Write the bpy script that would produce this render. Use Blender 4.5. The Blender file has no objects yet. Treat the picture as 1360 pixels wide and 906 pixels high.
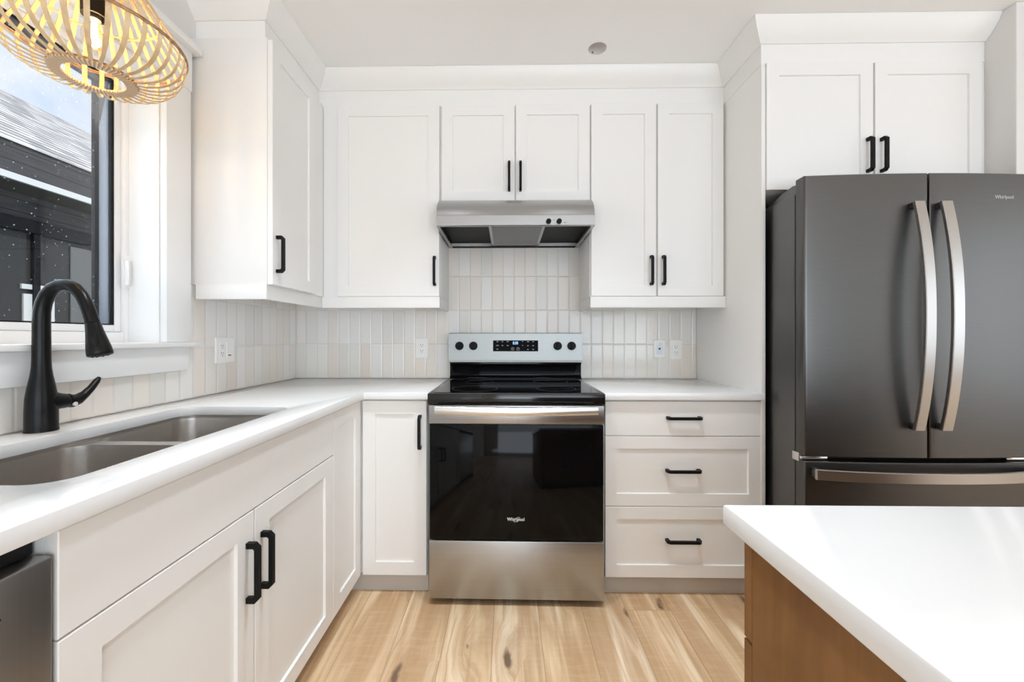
import bpy, bmesh, math, random
from mathutils import Vector, Matrix
random.seed(7)
PI = math.pi
sc = bpy.context.scene
COL = sc.collection

# ------------------------------------------------------------------ camera
cam = bpy.data.cameras.new('camera')
cam.sensor_fit = 'HORIZONTAL'; cam.sensor_width = 36.0
cam.lens = 36.0 * 536.79 / 1360.0
cam.shift_x = 0.01107; cam.shift_y = -0.00335
cam.clip_start = 0.02; cam.clip_end = 200
co = bpy.data.objects.new('camera', cam); COL.objects.link(co)
co.location = (0, -2.4181, 1.1576)
co.rotation_euler = (PI/2, 0, 0.0158)
sc.camera = co

# ------------------------------------------------------------------ view
vs = sc.view_settings
vs.view_transform = 'Standard'; vs.look = 'None'; vs.gamma = 1.0
vs.use_curve_mapping = False
vs.exposure = 0.2
sc.cycles.max_bounces = 12; sc.cycles.diffuse_bounces = 8
sc.cycles.glossy_bounces = 6; sc.cycles.transparent_max_bounces = 12
sc.cycles.caustics_reflective = False; sc.cycles.caustics_refractive = False
sc.cycles.sample_clamp_indirect = 6.0

# ------------------------------------------------------------------ node helper
class NT:
    def __init__(s, tree): s.t = tree; s.n = tree.nodes; s.l = tree.links
    def new(s, typ, **kw):
        nd = s.n.new(typ)
        for k, v in kw.items(): setattr(nd, k, v)
        return nd
    def put(s, sock, v):
        if isinstance(v, bpy.types.NodeSocket): s.l.new(v, sock)
        else:
            try: sock.default_value = v
            except Exception: sock.default_value = (*v, 1.0)
    def math(s, op, a, b=0.0, c=0.0, clamp=False):
        nd = s.new('ShaderNodeMath', operation=op); nd.use_clamp = clamp
        s.put(nd.inputs[0], a); s.put(nd.inputs[1], b); s.put(nd.inputs[2], c)
        return nd.outputs[0]
    def mix(s, f, a, b, typ='MIX'):
        nd = s.new('ShaderNodeMix', data_type='RGBA', blend_type=typ)
        s.put(nd.inputs[0], f); s.put(nd.inputs[6], a); s.put(nd.inputs[7], b)
        return nd.outputs[2]
    def ramp(s, f, stops, interp='LINEAR'):
        nd = s.new('ShaderNodeValToRGB'); nd.color_ramp.interpolation = interp
        e = nd.color_ramp.elements
        while len(e) < len(stops): e.new(0.5)
        for el, (p, c) in zip(e, stops):
            el.position = p; el.color = (*c, 1) if len(c) == 3 else c
        s.put(nd.inputs[0], f); return nd.outputs[0]
    def noise(s, vec, scale, detail=2.0, rough=.5, dist=0.0):
        nd = s.new('ShaderNodeTexNoise'); s.put(nd.inputs['Vector'], vec)
        nd.inputs['Scale'].default_value = scale; nd.inputs['Detail'].default_value = detail
        nd.inputs['Roughness'].default_value = rough; nd.inputs['Distortion'].default_value = dist
        return nd.outputs[0]
    def wnoise(s, vec, out=0):
        nd = s.new('ShaderNodeTexWhiteNoise', noise_dimensions='3D'); s.put(nd.inputs['Vector'], vec)
        return nd.outputs[out]
    def comb(s, x=0.0, y=0.0, z=0.0):
        nd = s.new('ShaderNodeCombineXYZ')
        for i, v in enumerate((x, y, z)): s.put(nd.inputs[i], v)
        return nd.outputs[0]
    def sep(s, v):
        nd = s.new('ShaderNodeSeparateXYZ'); s.put(nd.inputs[0], v); return nd.outputs
    def coord(s, which='Object'): return s.new('ShaderNodeTexCoord').outputs[which]
    def bump(s, h, strength=.3, dist=.01):
        nd = s.new('ShaderNodeBump'); s.put(nd.inputs['Height'], h)
        nd.inputs['Strength'].default_value = strength; nd.inputs['Distance'].default_value = dist
        return nd.outputs[0]

# ------------------------------------------------------------------ world: bright sky with soft clouds
w = bpy.data.worlds.new('sky'); sc.world = w; w.use_nodes = True
t = NT(w.node_tree); t.n.clear()
d = t.coord('Generated')
nz = t.noise(d, 3.2, 6.0, .6, .4)
cl = t.ramp(nz, [(.42, (0, 0, 0)), (.62, (1, 1, 1))])
z = t.sep(d)[2]
g = t.ramp(z, [(0.0, (.66, .80, .98)), (.75, (.46, .65, .94))])
skyc = t.mix(cl, g, (.95, .97, 1.0))
bg = t.new('ShaderNodeBackground'); t.put(bg.inputs[0], skyc); bg.inputs[1].default_value = .92
ow = t.new('ShaderNodeOutputWorld'); t.l.new(bg.outputs[0], ow.inputs[0])

# ------------------------------------------------------------------ lights
def area(name, loc, target, sx, sy, power, color=(1, 1, 1), shape='RECTANGLE', spread=180):
    l = bpy.data.lights.new(name, 'AREA'); l.shape = shape; l.size = sx; l.size_y = sy
    l.energy = power; l.color = color; l.spread = math.radians(spread)
    o = bpy.data.objects.new(name, l); COL.objects.link(o); o.location = loc
    o.rotation_euler = (Vector(target) - Vector(loc)).to_track_quat('-Z', 'Y').to_euler()
    return o
# daylight through the glazed rear doors behind the camera, plus two added fill lamps
area('daylight_rear_glazing', (1.1, -6.05, 1.25), (.5, 0, 1.1), 4.2, 2.2, 59, (.79, .90, 1.0))
area('ceiling_fill', (1.2, -6.0, .75), (.5, -2.4, 2.54), 4.2, 1.2, 47, (.80, .905, 1.0))  # added lamp aimed upwards to brighten the ceiling
area('side_fill', (5.2, -3.6, 1.45), (0, -2.6, 1.1), 2.6, 1.8, 26, (.86, .93, 1.0))  # added lamp from the right to even out the room light
# daylight through the sink window
area('daylight_sink_window', (-1.50, -1.385, 1.65), (0, -1.385, 1.3), .84, .92, 4, (.84, .93, 1.0))
# sun on the neighbouring house, over this roof
sl_ = bpy.data.lights.new('sun', 'SUN'); sl_.energy = 2.2; sl_.angle = .02; sl_.color = (1.0, .97, .92)
so_ = bpy.data.objects.new('sun', sl_); COL.objects.link(so_)
so_.rotation_euler = (-Vector((.60, -.22, .77))).to_track_quat('-Z', 'Y').to_euler()
# added overhead fill lamps without fittings, behind the camera and over the aisle
for i, (x, y) in enumerate([(-.35, -1.30), (.35, -1.30), (-.4, -3.3), (1.9, -3.5), (2.6, -2.6), (.4, -4.3), (2.4, -4.3)]):
    area('overhead_fill', (x, y, 2.53), (x, y, 0), .2, .2, 5.4 if i < 2 else 3.8, (.84, .92, 1.0), 'DISK', 92)

# ------------------------------------------------------------------ materials
MAT = {}
def pbr(name, color, rough=.5, metal=0.0, spec=.5, coat=0.0, **kw):
    m = bpy.data.materials.new(name); m.use_nodes = True
    t = NT(m.node_tree); b = t.n['Principled BSDF']
    b.inputs['Base Color'].default_value = (*color, 1); b.inputs['Roughness'].default_value = rough
    b.inputs['Metallic'].default_value = metal; b.inputs['Specular IOR Level'].default_value = spec
    b.inputs['Coat Weight'].default_value = coat
    MAT[name] = m
    return m, t, b
def grainy(name, color, rough, amp=.03, scale=40, bump=.02, **kw):
    m, t, b = pbr(name, color, rough, **kw)
    n = t.noise(t.coord(), scale, 3)
    f = t.math('MULTIPLY_ADD', n, 2*amp, 1-amp)
    c = t.new('ShaderNodeMix', data_type='RGBA', blend_type='MULTIPLY'); c.inputs[0].default_value = 1
    c.inputs[6].default_value = (*color, 1)
    cc = t.new('ShaderNodeCombineColor')
    for i in range(3): t.l.new(f, cc.inputs[i])
    t.l.new(cc.outputs[0], c.inputs[7]); t.l.new(c.outputs[2], b.inputs['Base Color'])
    if bump: t.l.new(t.bump(n, bump, .002), b.inputs['Normal'])
    return m
grainy('paint', (.83, .825, .81), .38, .008, 30, .01)
grainy('wall_paint', (.72, .705, .69), .75, .01, 60, .03)
grainy('ceiling_paint', (.88, .88, .875), .85, .01, 60, .03)
grainy('trim_paint', (.84, .84, .835), .35, .006, 30, .01)
grainy('vinyl', (.86, .86, .86), .3, .004, 30, 0)
grainy('quartz', (.785, .785, .785), .14, .012, 90, 0, coat=.2)
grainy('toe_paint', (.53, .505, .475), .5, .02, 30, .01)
grainy('matte_black', (.006, .006, .006), .45, .1, 80, .02, spec=.15)
grainy('faucet_black', (.004, .004, .004), .30, .1, 80, .01, spec=.22)
grainy('plate_white', (.86, .855, .84), .3, .004, 30, 0)
grainy('plate_blue', (.70, .77, .84), .25, .02, 60, 0)
grainy('slot_dark', (.03, .03, .03), .6, .1, 60, 0)
grainy('rubber', (.02, .02, .02), .6, .1, 60, 0)
grainy('cavity', (.012, .012, .013), .5, .1, 60, 0, spec=.2)
grainy('black_glass', (.003, .003, .0035), .05, .1, 20, 0, spec=.15)
grainy('black_enamel', (.006, .006, .006), .12, .1, 20, 0)
grainy('cup_white', (.62, .61, .60), .6, .02, 60, 0)
def brushed(name, color, rough, axis='x', amp=.10, bump=.012, aniso=.4):
    m, t, b = pbr(name, color, rough, 1.0)
    x, y, z = t.sep(t.coord())
    k = dict(x=(1.5, 190, 190), z=(190, 190, 1.5), y=(190, 1.5, 190), n=(3, 3, 3))[axis]
    v = t.comb(t.math('MULTIPLY', x, k[0]), t.math('MULTIPLY', y, k[1]), t.math('MULTIPLY', z, k[2]))
    n = t.noise(v, 1.0, 3, .6)
    r = t.math('MULTIPLY_ADD', n, amp, rough - amp/2)
    t.l.new(r, b.inputs['Roughness'])
    t.l.new(t.bump(n, bump, .0006), b.inputs['Normal'])
    f = t.math('MULTIPLY_ADD', n, .16, .92)
    c = t.mix(1.0, color, t.comb(f, f, f), 'MULTIPLY')
    t.l.new(c, b.inputs['Base Color'])
    return m
brushed('stainless', (.43, .435, .44), .30, 'x')
brushed('stainless_light', (.37, .385, .38), .45, 'x')
brushed('stainless_vertical', (.44, .425, .41), .30, 'z', .04)
brushed('slate_steel', (.128, .126, .122), .36, 'x')
brushed('slate_side', (.17, .168, .165), .38, 'z')
brushed('sink_steel', (.56, .53, .50), .30, 'x')
brushed('handle_bright', (.78, .77, .75), .34, 'n', .04, 0)
brushed('handle_steel', (.50, .49, .475), .32, 'n', .04, 0)
pbr('chrome', (.8, .8, .8), .15, 1.0)
pbr('badge_metal', (.5, .49, .48), .3, 1.0)
pbr('badge_print', (.72, .70, .68), .5)
pbr('ink', (.05, .05, .05), .6)
def emit(name, color, strength):
    m, t, b = pbr(name, (0, 0, 0), .5)
    b.inputs['Emission Color'].default_value = (*color, 1); b.inputs['Emission Strength'].default_value = strength
    return m
grainy('display_glass', (.003, .003, .004), .06, .1, 20, 0, spec=.03)
emit('digit_blue', (.35, .65, 1.0), 1.1)
emit('key_white', (.75, .73, .72), .35)
emit('filament', (1.0, .62, .22), 60.0)
def mesh_filter():
    m, t, b = pbr('filter_mesh', (.33, .33, .32), .35, 1.0)
    x, y, z = t.sep(t.coord())
    a = t.math('SINE', t.math('MULTIPLY', x, 1100)); c = t.math('SINE', t.math('MULTIPLY', y, 1100))
    h = t.math('MULTIPLY', a, c)
    t.l.new(t.ramp(h, [(.3, (.18, .18, .175)), (.8, (.5, .5, .48))]), b.inputs['Base Color'])
    t.l.new(t.bump(h, .6, .001), b.inputs['Normal'])
mesh_filter()
def tile_mat(name, axis, u0):
    m, t, b = pbr(name, (.7, .69, .66), .16)
    x, y, z = t.sep(t.coord())
    a = x if axis == 'x' else y
    u = t.math('DIVIDE', t.math('SUBTRACT', a, u0), .0660)
    v = t.math('DIVIDE', t.math('SUBTRACT', z, .914), .2036)
    fu, fv = t.math('FLOOR', u), t.math('FLOOR', v)
    ru, rv = t.math('FRACT', u), t.math('FRACT', v)
    du = t.math('MULTIPLY', t.math('MINIMUM', ru, t.math('SUBTRACT', 1.0, ru)), .0660)
    dv = t.math('MULTIPLY', t.math('MINIMUM', rv, t.math('SUBTRACT', 1.0, rv)), .2036)
    dd = t.math('MINIMUM', du, dv)
    edge = t.math('SMOOTH_MIN', dd, .006, .002)
    grout = t.math('LESS_THAN', dd, .00085)
    idv = t.comb(fu, fv, 3.7)
    r1 = t.wnoise(idv); r2 = t.wnoise(t.comb(fv, fu, 11.3)); r3 = t.wnoise(t.comb(fu, 7.1, fv))
    tone = t.ramp(r1, [(0, (.73, .71, .67)), (.2, (.80, .785, .75)), (.36, (.77, .70, .635)), (.5, (.81, .80, .785)),
                       (.66, (.77, .75, .69)), (.8, (.79, .73, .665)), (1, (.82, .81, .79))])
    mott = t.noise(t.comb(t.math('MULTIPLY', a, 40), t.math('MULTIPLY', z, 25), t.math('MULTIPLY', r2, 30)), 1.0, 3)
    tone = t.mix(t.math('MULTIPLY', mott, .10), tone, (.68, .665, .63))
    t.l.new(t.mix(grout, tone, (.66, .645, .62)), b.inputs['Base Color'])
    t.l.new(t.math('MULTIPLY_ADD', grout, .6, .14), b.inputs['Roughness'])
    wob = t.noise(t.comb(t.math('ADD', t.math('MULTIPLY', a, 55), t.math('MULTIPLY', r2, 40)), t.math('MULTIPLY', z, 60), t.math('MULTIPLY', r3, 20)), 1.0, 2, .5, .6)
    tilt = t.math('MULTIPLY', t.math('SUBTRACT', r3, .5), t.math('MULTIPLY', ru, .25))
    amp = t.math('MULTIPLY_ADD', r2, .35, .08)
    h = t.math('ADD', t.math('MULTIPLY', wob, amp), t.math('ADD', tilt, t.math('MULTIPLY', edge, 120)))
    t.l.new(t.bump(h, .8, .0025), b.inputs['Normal'])
tile_mat('tile_back', 'x', -.2889)
tile_mat('tile_left', 'y', -.012)
def floor_mat():
    m, t, b = pbr('oak_floor', (.6, .4, .22), .34)
    x, y, z = t.sep(t.coord())
    W, L = .187, 1.55
    u = t.math('DIVIDE', t.math('ADD', x, .055), W); fu = t.math('FLOOR', u); ru = t.math('FRACT', u)
    off = t.wnoise(t.comb(fu, 4.2, 1.0))
    v = t.math('ADD', t.math('DIVIDE', y, L), t.math('MULTIPLY', off, 7.0)); fv = t.math('FLOOR', v); rv = t.math('FRACT', v)
    r1 = t.wnoise(t.comb(fu, fv, 2.0)); r2 = t.wnoise(t.comb(fv, fu, 9.0))
    du = t.math('MULTIPLY', t.math('MINIMUM', ru, t.math('SUBTRACT', 1.0, ru)), W)
    dv = t.math('MULTIPLY', t.math('MINIMUM', rv, t.math('SUBTRACT', 1.0, rv)), L)
    seam = t.math('LESS_THAN', t.math('MINIMUM', du, dv), .0011)
    sh = t.math('MULTIPLY', r2, 40)
    # knots bend the grain round them
    wp = t.math('MULTIPLY', t.math('SUBTRACT', t.noise(t.comb(t.math('MULTIPLY', x, 22), t.math('MULTIPLY', y, 11), sh), 1.0, 3), .5), .16)
    kv = t.comb(t.math('ADD', t.math('ADD', t.math('MULTIPLY', x, 5.2), sh), wp), t.math('ADD', t.math('MULTIPLY', y, 2.1), t.math('MULTIPLY', wp, 1.6)), sh)
    vo = t.new('ShaderNodeTexVoronoi', voronoi_dimensions='2D'); t.put(vo.inputs['Vector'], kv); vo.inputs['Scale'].default_value = 1.0
    kd, kc = vo.outputs['Distance'], vo.outputs['Color']
    has = t.math('GREATER_THAN', t.sep(kc)[0], .42)
    near = t.math('MULTIPLY', has, t.ramp(kd, [(0, (1, 1, 1)), (.42, (0, 0, 0))]))
    gx = t.math('ADD', t.math('MULTIPLY', x, 34), t.math('ADD', sh, t.math('MULTIPLY', near, 2.6)))
    g1 = t.noise(t.comb(gx, t.math('MULTIPLY', y, 1.3), sh), 1.0, 5, .6, .5)
    g2 = t.noise(t.comb(t.math('MULTIPLY', x, 9), t.math('MULTIPLY', y, .9), sh), 1.0, 3, .5, 1.2)
    g3 = t.noise(t.comb(t.math('MULTIPLY', x, 10), t.math('MULTIPLY', y, 60), sh), 1.0, 2, .5, .3)
    base = t.ramp(r1, [(0, (.60, .40, .22)), (.3, (.80, .60, .38)), (.55, (.70, .48, .28)), (.75, (.84, .66, .45)), (1, (.88, .72, .53))])
    c = t.mix(t.ramp(g2, [(.44, (0, 0, 0)), (.58, (.9, .9, .9))]), base, (.53, .335, .18))
    c = t.mix(t.ramp(g2, [(.32, (.6, .6, .6)), (.44, (0, 0, 0))]), c, (.92, .78, .59))
    c = t.mix(t.ramp(g1, [(.46, (0, 0, 0)), (.64, (.7, .7, .7))]), c, (.50, .31, .165))
    c = t.mix(t.ramp(g3, [(.50, (0, 0, 0)), (.70, (.12, .12, .12))]), c, (.85, .68, .48))
    c = t.mix(t.math('MULTIPLY', near, .45), c, (.42, .24, .12))
    ks = t.math('MULTIPLY', t.sep(kc)[1], .085)
    core = t.math('MULTIPLY', has, t.ramp(t.math('SUBTRACT', t.math('ADD', kd, t.math('MULTIPLY', g1, .05)), ks), [(.0, (1, 1, 1)), (.055, (0, 0, 0))]))
    c = t.mix(t.math('MULTIPLY', core, .85), c, (.12, .065, .035))
    c = t.mix(t.math('MULTIPLY', seam, .55), c, (.20, .115, .06))
    t.l.new(c, b.inputs['Base Color'])
    t.l.new(t.bump(t.math('SUBTRACT', t.math('MULTIPLY', g1, .15), seam), .25, .001), b.inputs['Normal'])
floor_mat()
def island_wood():
    m, t, b = pbr('stained_wood', (.2, .09, .03), .45, spec=.3)
    x, y, z = t.sep(t.coord())
    a = t.noise(t.comb(t.math('MULTIPLY', x, 30), t.math('MULTIPLY', y, 30), t.math('MULTIPLY', z, 3)), 1.0, 5, .6, .6)
    n2 = t.noise(t.comb(t.math('MULTIPLY', x, 9), t.math('MULTIPLY', y, 9), t.math('MULTIPLY', z, 6)), 1.0, 3, .5, 1.0)
    c = t.ramp(n2, [(.3, (.19, .080, .020)), (.7, (.275, .128, .038))])
    c = t.mix(t.ramp(a, [(.4, (0, 0, 0)), (.75, (.5, .5, .5))]), c, (.11, .046, .015))
    t.l.new(c, b.inputs['Base Color'])
island_wood()
def rattan():
    m, t, b = pbr('rattan', (.70, .47, .24), .5)
    n = t.noise(t.coord(), 45, 3)
    t.l.new(t.ramp(n, [(.3, (.56, .39, .21)), (.7, (.74, .55, .32))]), b.inputs['Base Color'])
    b.inputs['Subsurface Weight'].default_value = 0.0
    m2, t2, b2 = pbr('rattan_dark', (.30, .17, .08), .55)
    n = t2.noise(t2.coord(), 90, 3)
    t2.l.new(t2.ramp(n, [(.3, (.24, .13, .06)), (.7, (.48, .31, .17))]), b2.inputs['Base Color'])
    m3, t3, b3 = pbr('rattan_band', (.62, .44, .28), .55)
    x, y, z = t3.sep(t3.coord())
    ang = t3.math('ARCTAN2', y, x)
    s = t3.math('SINE', t3.math('MULTIPLY', ang, 60))
    t3.l.new(t3.ramp(s, [(.2, (.46, .29, .15)), (.6, (.80, .58, .36))]), b3.inputs['Base Color'])
    t3.l.new(t3.bump(s, .5, .002), b3.inputs['Normal'])
rattan()
def glassy(name, refl=.08, rough=.0, specks=False, tint=(1, 1, 1)):
    m = bpy.data.materials.new(name); m.use_nodes = True; MAT[name] = m
    t = NT(m.node_tree); t.n.clear()
    tr = t.new('ShaderNodeBsdfTransparent'); tr.inputs[0].default_value = (*tint, 1)
    gl = t.new('ShaderNodeBsdfGlossy'); gl.inputs['Roughness'].default_value = rough
    fr = t.new('ShaderNodeFresnel'); fr.inputs['IOR'].default_value = 1.35
    f = t.math('MULTIPLY_ADD', fr.outputs[0], refl*8, 0.0, clamp=True)
    ms = t.new('ShaderNodeMixShader'); t.l.new(f, ms.inputs[0]); t.l.new(tr.outputs[0], ms.inputs[1]); t.l.new(gl.outputs[0], ms.inputs[2])
    out = ms.outputs[0]
    if specks:
        vo = t.new('ShaderNodeTexVoronoi'); t.put(vo.inputs['Vector'], t.coord()); vo.inputs['Scale'].default_value = 95
        rare = t.math('GREATER_THAN', t.sep(vo.outputs['Color'])[0], .62)
        size = t.math('MULTIPLY', t.sep(vo.outputs['Color'])[1], .19)
        dot = t.math('MULTIPLY', rare, t.math('LESS_THAN', vo.outputs['Distance'], size))
        patch = t.ramp(t.noise(t.coord(), 6, 2), [(.35, (.25, .25, .25)), (.65, (1, 1, 1))])
        df = t.new('ShaderNodeBsdfTranslucent'); df.inputs[0].default_value = (.9, .92, .95, 1)
        m2 = t.new('ShaderNodeMixShader'); t.l.new(t.math('MULTIPLY', t.math('MULTIPLY', dot, patch), .55), m2.inputs[0])
        t.l.new(out, m2.inputs[1]); t.l.new(df.outputs[0], m2.inputs[2]); out = m2.outputs[0]
    o = t.new('ShaderNodeOutputMaterial'); t.l.new(out, o.inputs[0])
glassy('pane_glass', .035, 0, True)
glassy('bulb_glass', .06, 0, False, (1, .97, .92))
def exterior():
    m, t, b = pbr('shingles', (.3, .3, .3), .8)
    x, y, z = t.sep(t.coord())
    s = t.math('MULTIPLY', x, 1/.15)
    row = t.math('FLOOR', s); r = t.math('FRACT', s)
    tab = t.wnoise(t.comb(row, t.math('FLOOR', t.math('ADD', t.math('MULTIPLY', y, 4.5), t.math('MULTIPLY', row, .37))), 1))
    c = t.ramp(tab, [(0, (.36, .35, .34)), (.5, (.56, .545, .53)), (1, (.76, .745, .72))])
    line = t.math('GREATER_THAN', r, .72)
    c = t.mix(t.math('MULTIPLY', line, .85), c, (.04, .042, .046))
    t.l.new(c, b.inputs['Base Color'])
    m, t, b = pbr('siding', (.05, .05, .052), .7)
    x, y, z = t.sep(t.coord())
    r = t.math('FRACT', t.math('MULTIPLY', z, 1/.15))
    n = t.noise(t.comb(t.math('MULTIPLY', y, 2), t.math('MULTIPLY', z, 60), 0), 1.0, 3)
    c = t.ramp(n, [(.3, (.035, .035, .037)), (.7, (.075, .075, .078))])
    c = t.mix(t.math('LESS_THAN', r, .07), c, (.012, .012, .013))
    t.l.new(c, b.inputs['Base Color'])
    grainy('soffit_dark', (.022, .022, .025), .6, .1, 30, 0)
    grainy('exterior_white', (.75, .77, .76), .5, .03, 30, 0)
    grainy('frame_dark', (.012, .013, .016), .4, .1, 30, 0, spec=.12)
    grainy('frame_skylit', (.24, .27, .32), .35, .04, 30, 0)  # sky light on the black outer frame, put into a blue-grey colour
    grainy('grass_ground', (.12, .15, .07), .9, .3, 4, 0)
    grainy('blind_grey', (.16, .165, .165), .7, .1, 20, 0)
    m, t, b = pbr('dark_pane', (.045, .044, .042), .12, spec=.3)
exterior()

# ------------------------------------------------------------------ mesh helpers
class MB:
    def __init__(s): s.bm = bmesh.new()
    def box(s, x0, x1, y0, y1, z0, z1, bev=0.0, seg=2):
        v = [s.bm.verts.new((x, y, z)) for x in (min(x0, x1), max(x0, x1)) for y in (min(y0, y1), max(y0, y1)) for z in (min(z0, z1), max(z0, z1))]
        fs = [s.bm.faces.new([v[i] for i in q]) for q in ((0, 1, 3, 2), (4, 6, 7, 5), (0, 4, 5, 1), (2, 3, 7, 6), (0, 2, 6, 4), (1, 5, 7, 3))]
        if bev:
            es = {e for f in fs for e in f.edges}
            bmesh.ops.bevel(s.bm, geom=list(es), offset=bev, segments=seg, profile=.5, affect='EDGES', clamp_overlap=True)
        return s
    def ring(s, pts): return [s.bm.verts.new(p) for p in pts]
    def loft(s, rings, close=True, cap0=True, cap1=True, loop=False):
        vr = [s.ring(r) for r in rings]; n = len(vr[0])
        prs = list(zip(vr, vr[1:])) + ([(vr[-1], vr[0])] if loop else [])
        for a, b in prs:
            for i in range(n if close else n-1):
                j = (i+1) % n
                s.bm.faces.new((a[i], a[j], b[j], b[i]))
        if cap0 and not loop: s.bm.faces.new(vr[0][::-1])
        if cap1 and not loop: s.bm.faces.new(vr[-1])
        return s
    def tube(s, path, r, n=12, caps=True):
        path = [Vector(p) for p in path]; rs = r if isinstance(r, (list, tuple)) else [r]*len(path)
        T = []
        for i in range(len(path)):
            a = path[max(0, i-1)]; b = path[min(len(path)-1, i+1)]; T.append((b-a).normalized())
        up = Vector((0, 0, 1)) if abs(T[0].z) < .9 else Vector((1, 0, 0))
        N = (up - T[0]*up.dot(T[0])).normalized(); rings = []
        for i, (p, tt) in enumerate(zip(path, T)):
            N = (N - tt*N.dot(tt)).normalized(); B = tt.cross(N)
            rings.append([p + (N*math.cos(2*PI*k/n) + B*math.sin(2*PI*k/n))*rs[i] for k in range(n)])
        return s.loft(rings, True, caps, caps)
    def cyl(s, p0, p1, r, n=20, r1=None): return s.tube([p0, p1], [r, r if r1 is None else r1], n)
    def lathe(s, prof, c, n=32, axis='z', loop=False, cap0=False, cap1=False):
        rings = []
        for r, h in prof:
            q = []
            for k in range(n):
                a = 2*PI*k/n; u, v = r*math.cos(a), r*math.sin(a)
                q.append({'z': (c[0]+u, c[1]+v, c[2]+h), 'y': (c[0]+u, c[1]+h, c[2]+v), 'x': (c[0]+h, c[1]+u, c[2]+v)}[axis])
            rings.append(q)
        return s.loft(rings, True, cap0, cap1, loop)
    def prism(s, poly, h0, h1, axis='z'):
        f = {'z': lambda a, b, h: (a, b, h), 'y': lambda a, b, h: (a, h, b), 'x': lambda a, b, h: (h, a, b)}[axis]
        return s.loft([[f(a, b, h0) for a, b in poly], [f(a, b, h1) for a, b in poly]])
    def plate(s, outer, holes, z0, z1, bev=0.0):
        b = s.bm; es = []
        for lp in [outer] + holes:
            v = [b.verts.new((x, y, z1)) for x, y in lp]
            es += [b.edges.new((v[i], v[(i+1) % len(v)])) for i in range(len(v))]
        r = bmesh.ops.triangle_fill(b, use_beauty=True, use_dissolve=False, edges=es)
        fs = [g for g in r['geom'] if isinstance(g, bmesh.types.BMFace)]
        e = bmesh.ops.extrude_face_region(b, geom=fs)
        nv = [g for g in e['geom'] if isinstance(g, bmesh.types.BMVert)]
        bmesh.ops.translate(b, vec=(0, 0, z0-z1), verts=nv)
        bmesh.ops.recalc_face_normals(b, faces=b.faces)
        if bev:
            ed = [x for x in b.edges if len(x.link_faces) == 2 and abs(x.calc_face_angle(0)-PI/2) < .3 and abs(x.verts[0].co.z - x.verts[1].co.z) < 1e-5]
            bmesh.ops.bevel(b, geom=ed, offset=bev, segments=2, profile=.5, affect='EDGES', clamp_overlap=True)
        return s
    def build(s, name, mat, parent=None, smooth=35, label=None):
        bm = s.bm; bmesh.ops.recalc_face_normals(bm, faces=bm.faces)
        off = Vector((0, 0, 0)); p = parent
        while p is not None: off += p.location; p = p.parent
        if parent is not None: bmesh.ops.translate(bm, vec=-off, verts=bm.verts)
        me = bpy.data.meshes.new(name); bm.to_mesh(me); bm.free()
        if smooth:
            for f in me.polygons: f.use_smooth = True
            me.set_sharp_from_angle(angle=math.radians(smooth))
        me.materials.append(MAT[mat])
        o = bpy.data.objects.new(name, me); COL.objects.link(o)
        if parent is not None: o.parent = parent
        if label: o['label'] = label
        return o
def thing(name, label, cat, loc=(0, 0, 0), group=None):
    o = bpy.data.objects.new(name, None); COL.objects.link(o); o.location = loc
    o.empty_display_size = .05
    o['label'] = label; o['category'] = cat
    if group: o['group'] = group
    return o
def tag(o, label, cat, group=None):
    o['label'] = label; o['category'] = cat
    if group: o['group'] = group
    return o
def struct(o): o['kind'] = 'structure'; return o
def sempty(name, loc):
    o = bpy.data.objects.new(name, None); COL.objects.link(o); o.location = loc; o['kind'] = 'structure'; return o
def rrect(x0, x1, y0, y1, r, n=6):
    p = []
    for cx, cy, a0 in ((x1-r, y1-r, 0), (x0+r, y1-r, PI/2), (x0+r, y0+r, PI), (x1-r, y0+r, 1.5*PI)):
        for k in range(n+1):
            a = a0 + k*PI/2/n; p.append((cx+r*math.cos(a), cy+r*math.sin(a)))
    return p
def back_map(y0): return lambda u, v, n: (u, y0-n, v)
def left_map(x0): return lambda u, v, n: (x0+n, u, v)
def shaker(M, u0, u1, v0, v1, stile=.058, rail=.055, t=.020, dep=.008, c=.0014, slab=False):
    mb = MB(); u0, u1 = min(u0, u1), max(u0, u1)
    def R(i, j, n): return [M(u0+i, v0+j, n), M(u1-i, v0+j, n), M(u1-i, v1-j, n), M(u0+i, v1-j, n)]
    rings = [R(0, 0, 0), R(0, 0, t-c), R(c, c, t)]
    if not slab: rings += [R(stile-.001, rail-.001, t), R(stile+.0008, rail+.0008, t-dep)]
    mb.loft(rings)
    return mb
def pull(M, u, v, vertical=True, L=.152, proj=.033, wd=.0125):
    a = L/2; th = .0115
    prof = [(-a, 0), (-a, proj-.011), (-a+.011, proj), (a-.011, proj), (a, proj-.011), (a, 0), (a-.014, 0), (a-.014, proj-.015), (a-.018, proj-th), (-a+.018, proj-th), (-a+.014, proj-.015), (-a+.014, 0)]
    mb = MB()
    def P(s, n, k): return M(u+k, v+s, n) if vertical else M(u+s, v+k, n)
    mb.loft([[P(s, n, -wd/2) for s, n in prof], [P(s, n, wd/2) for s, n in prof]])
    return mb
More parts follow.
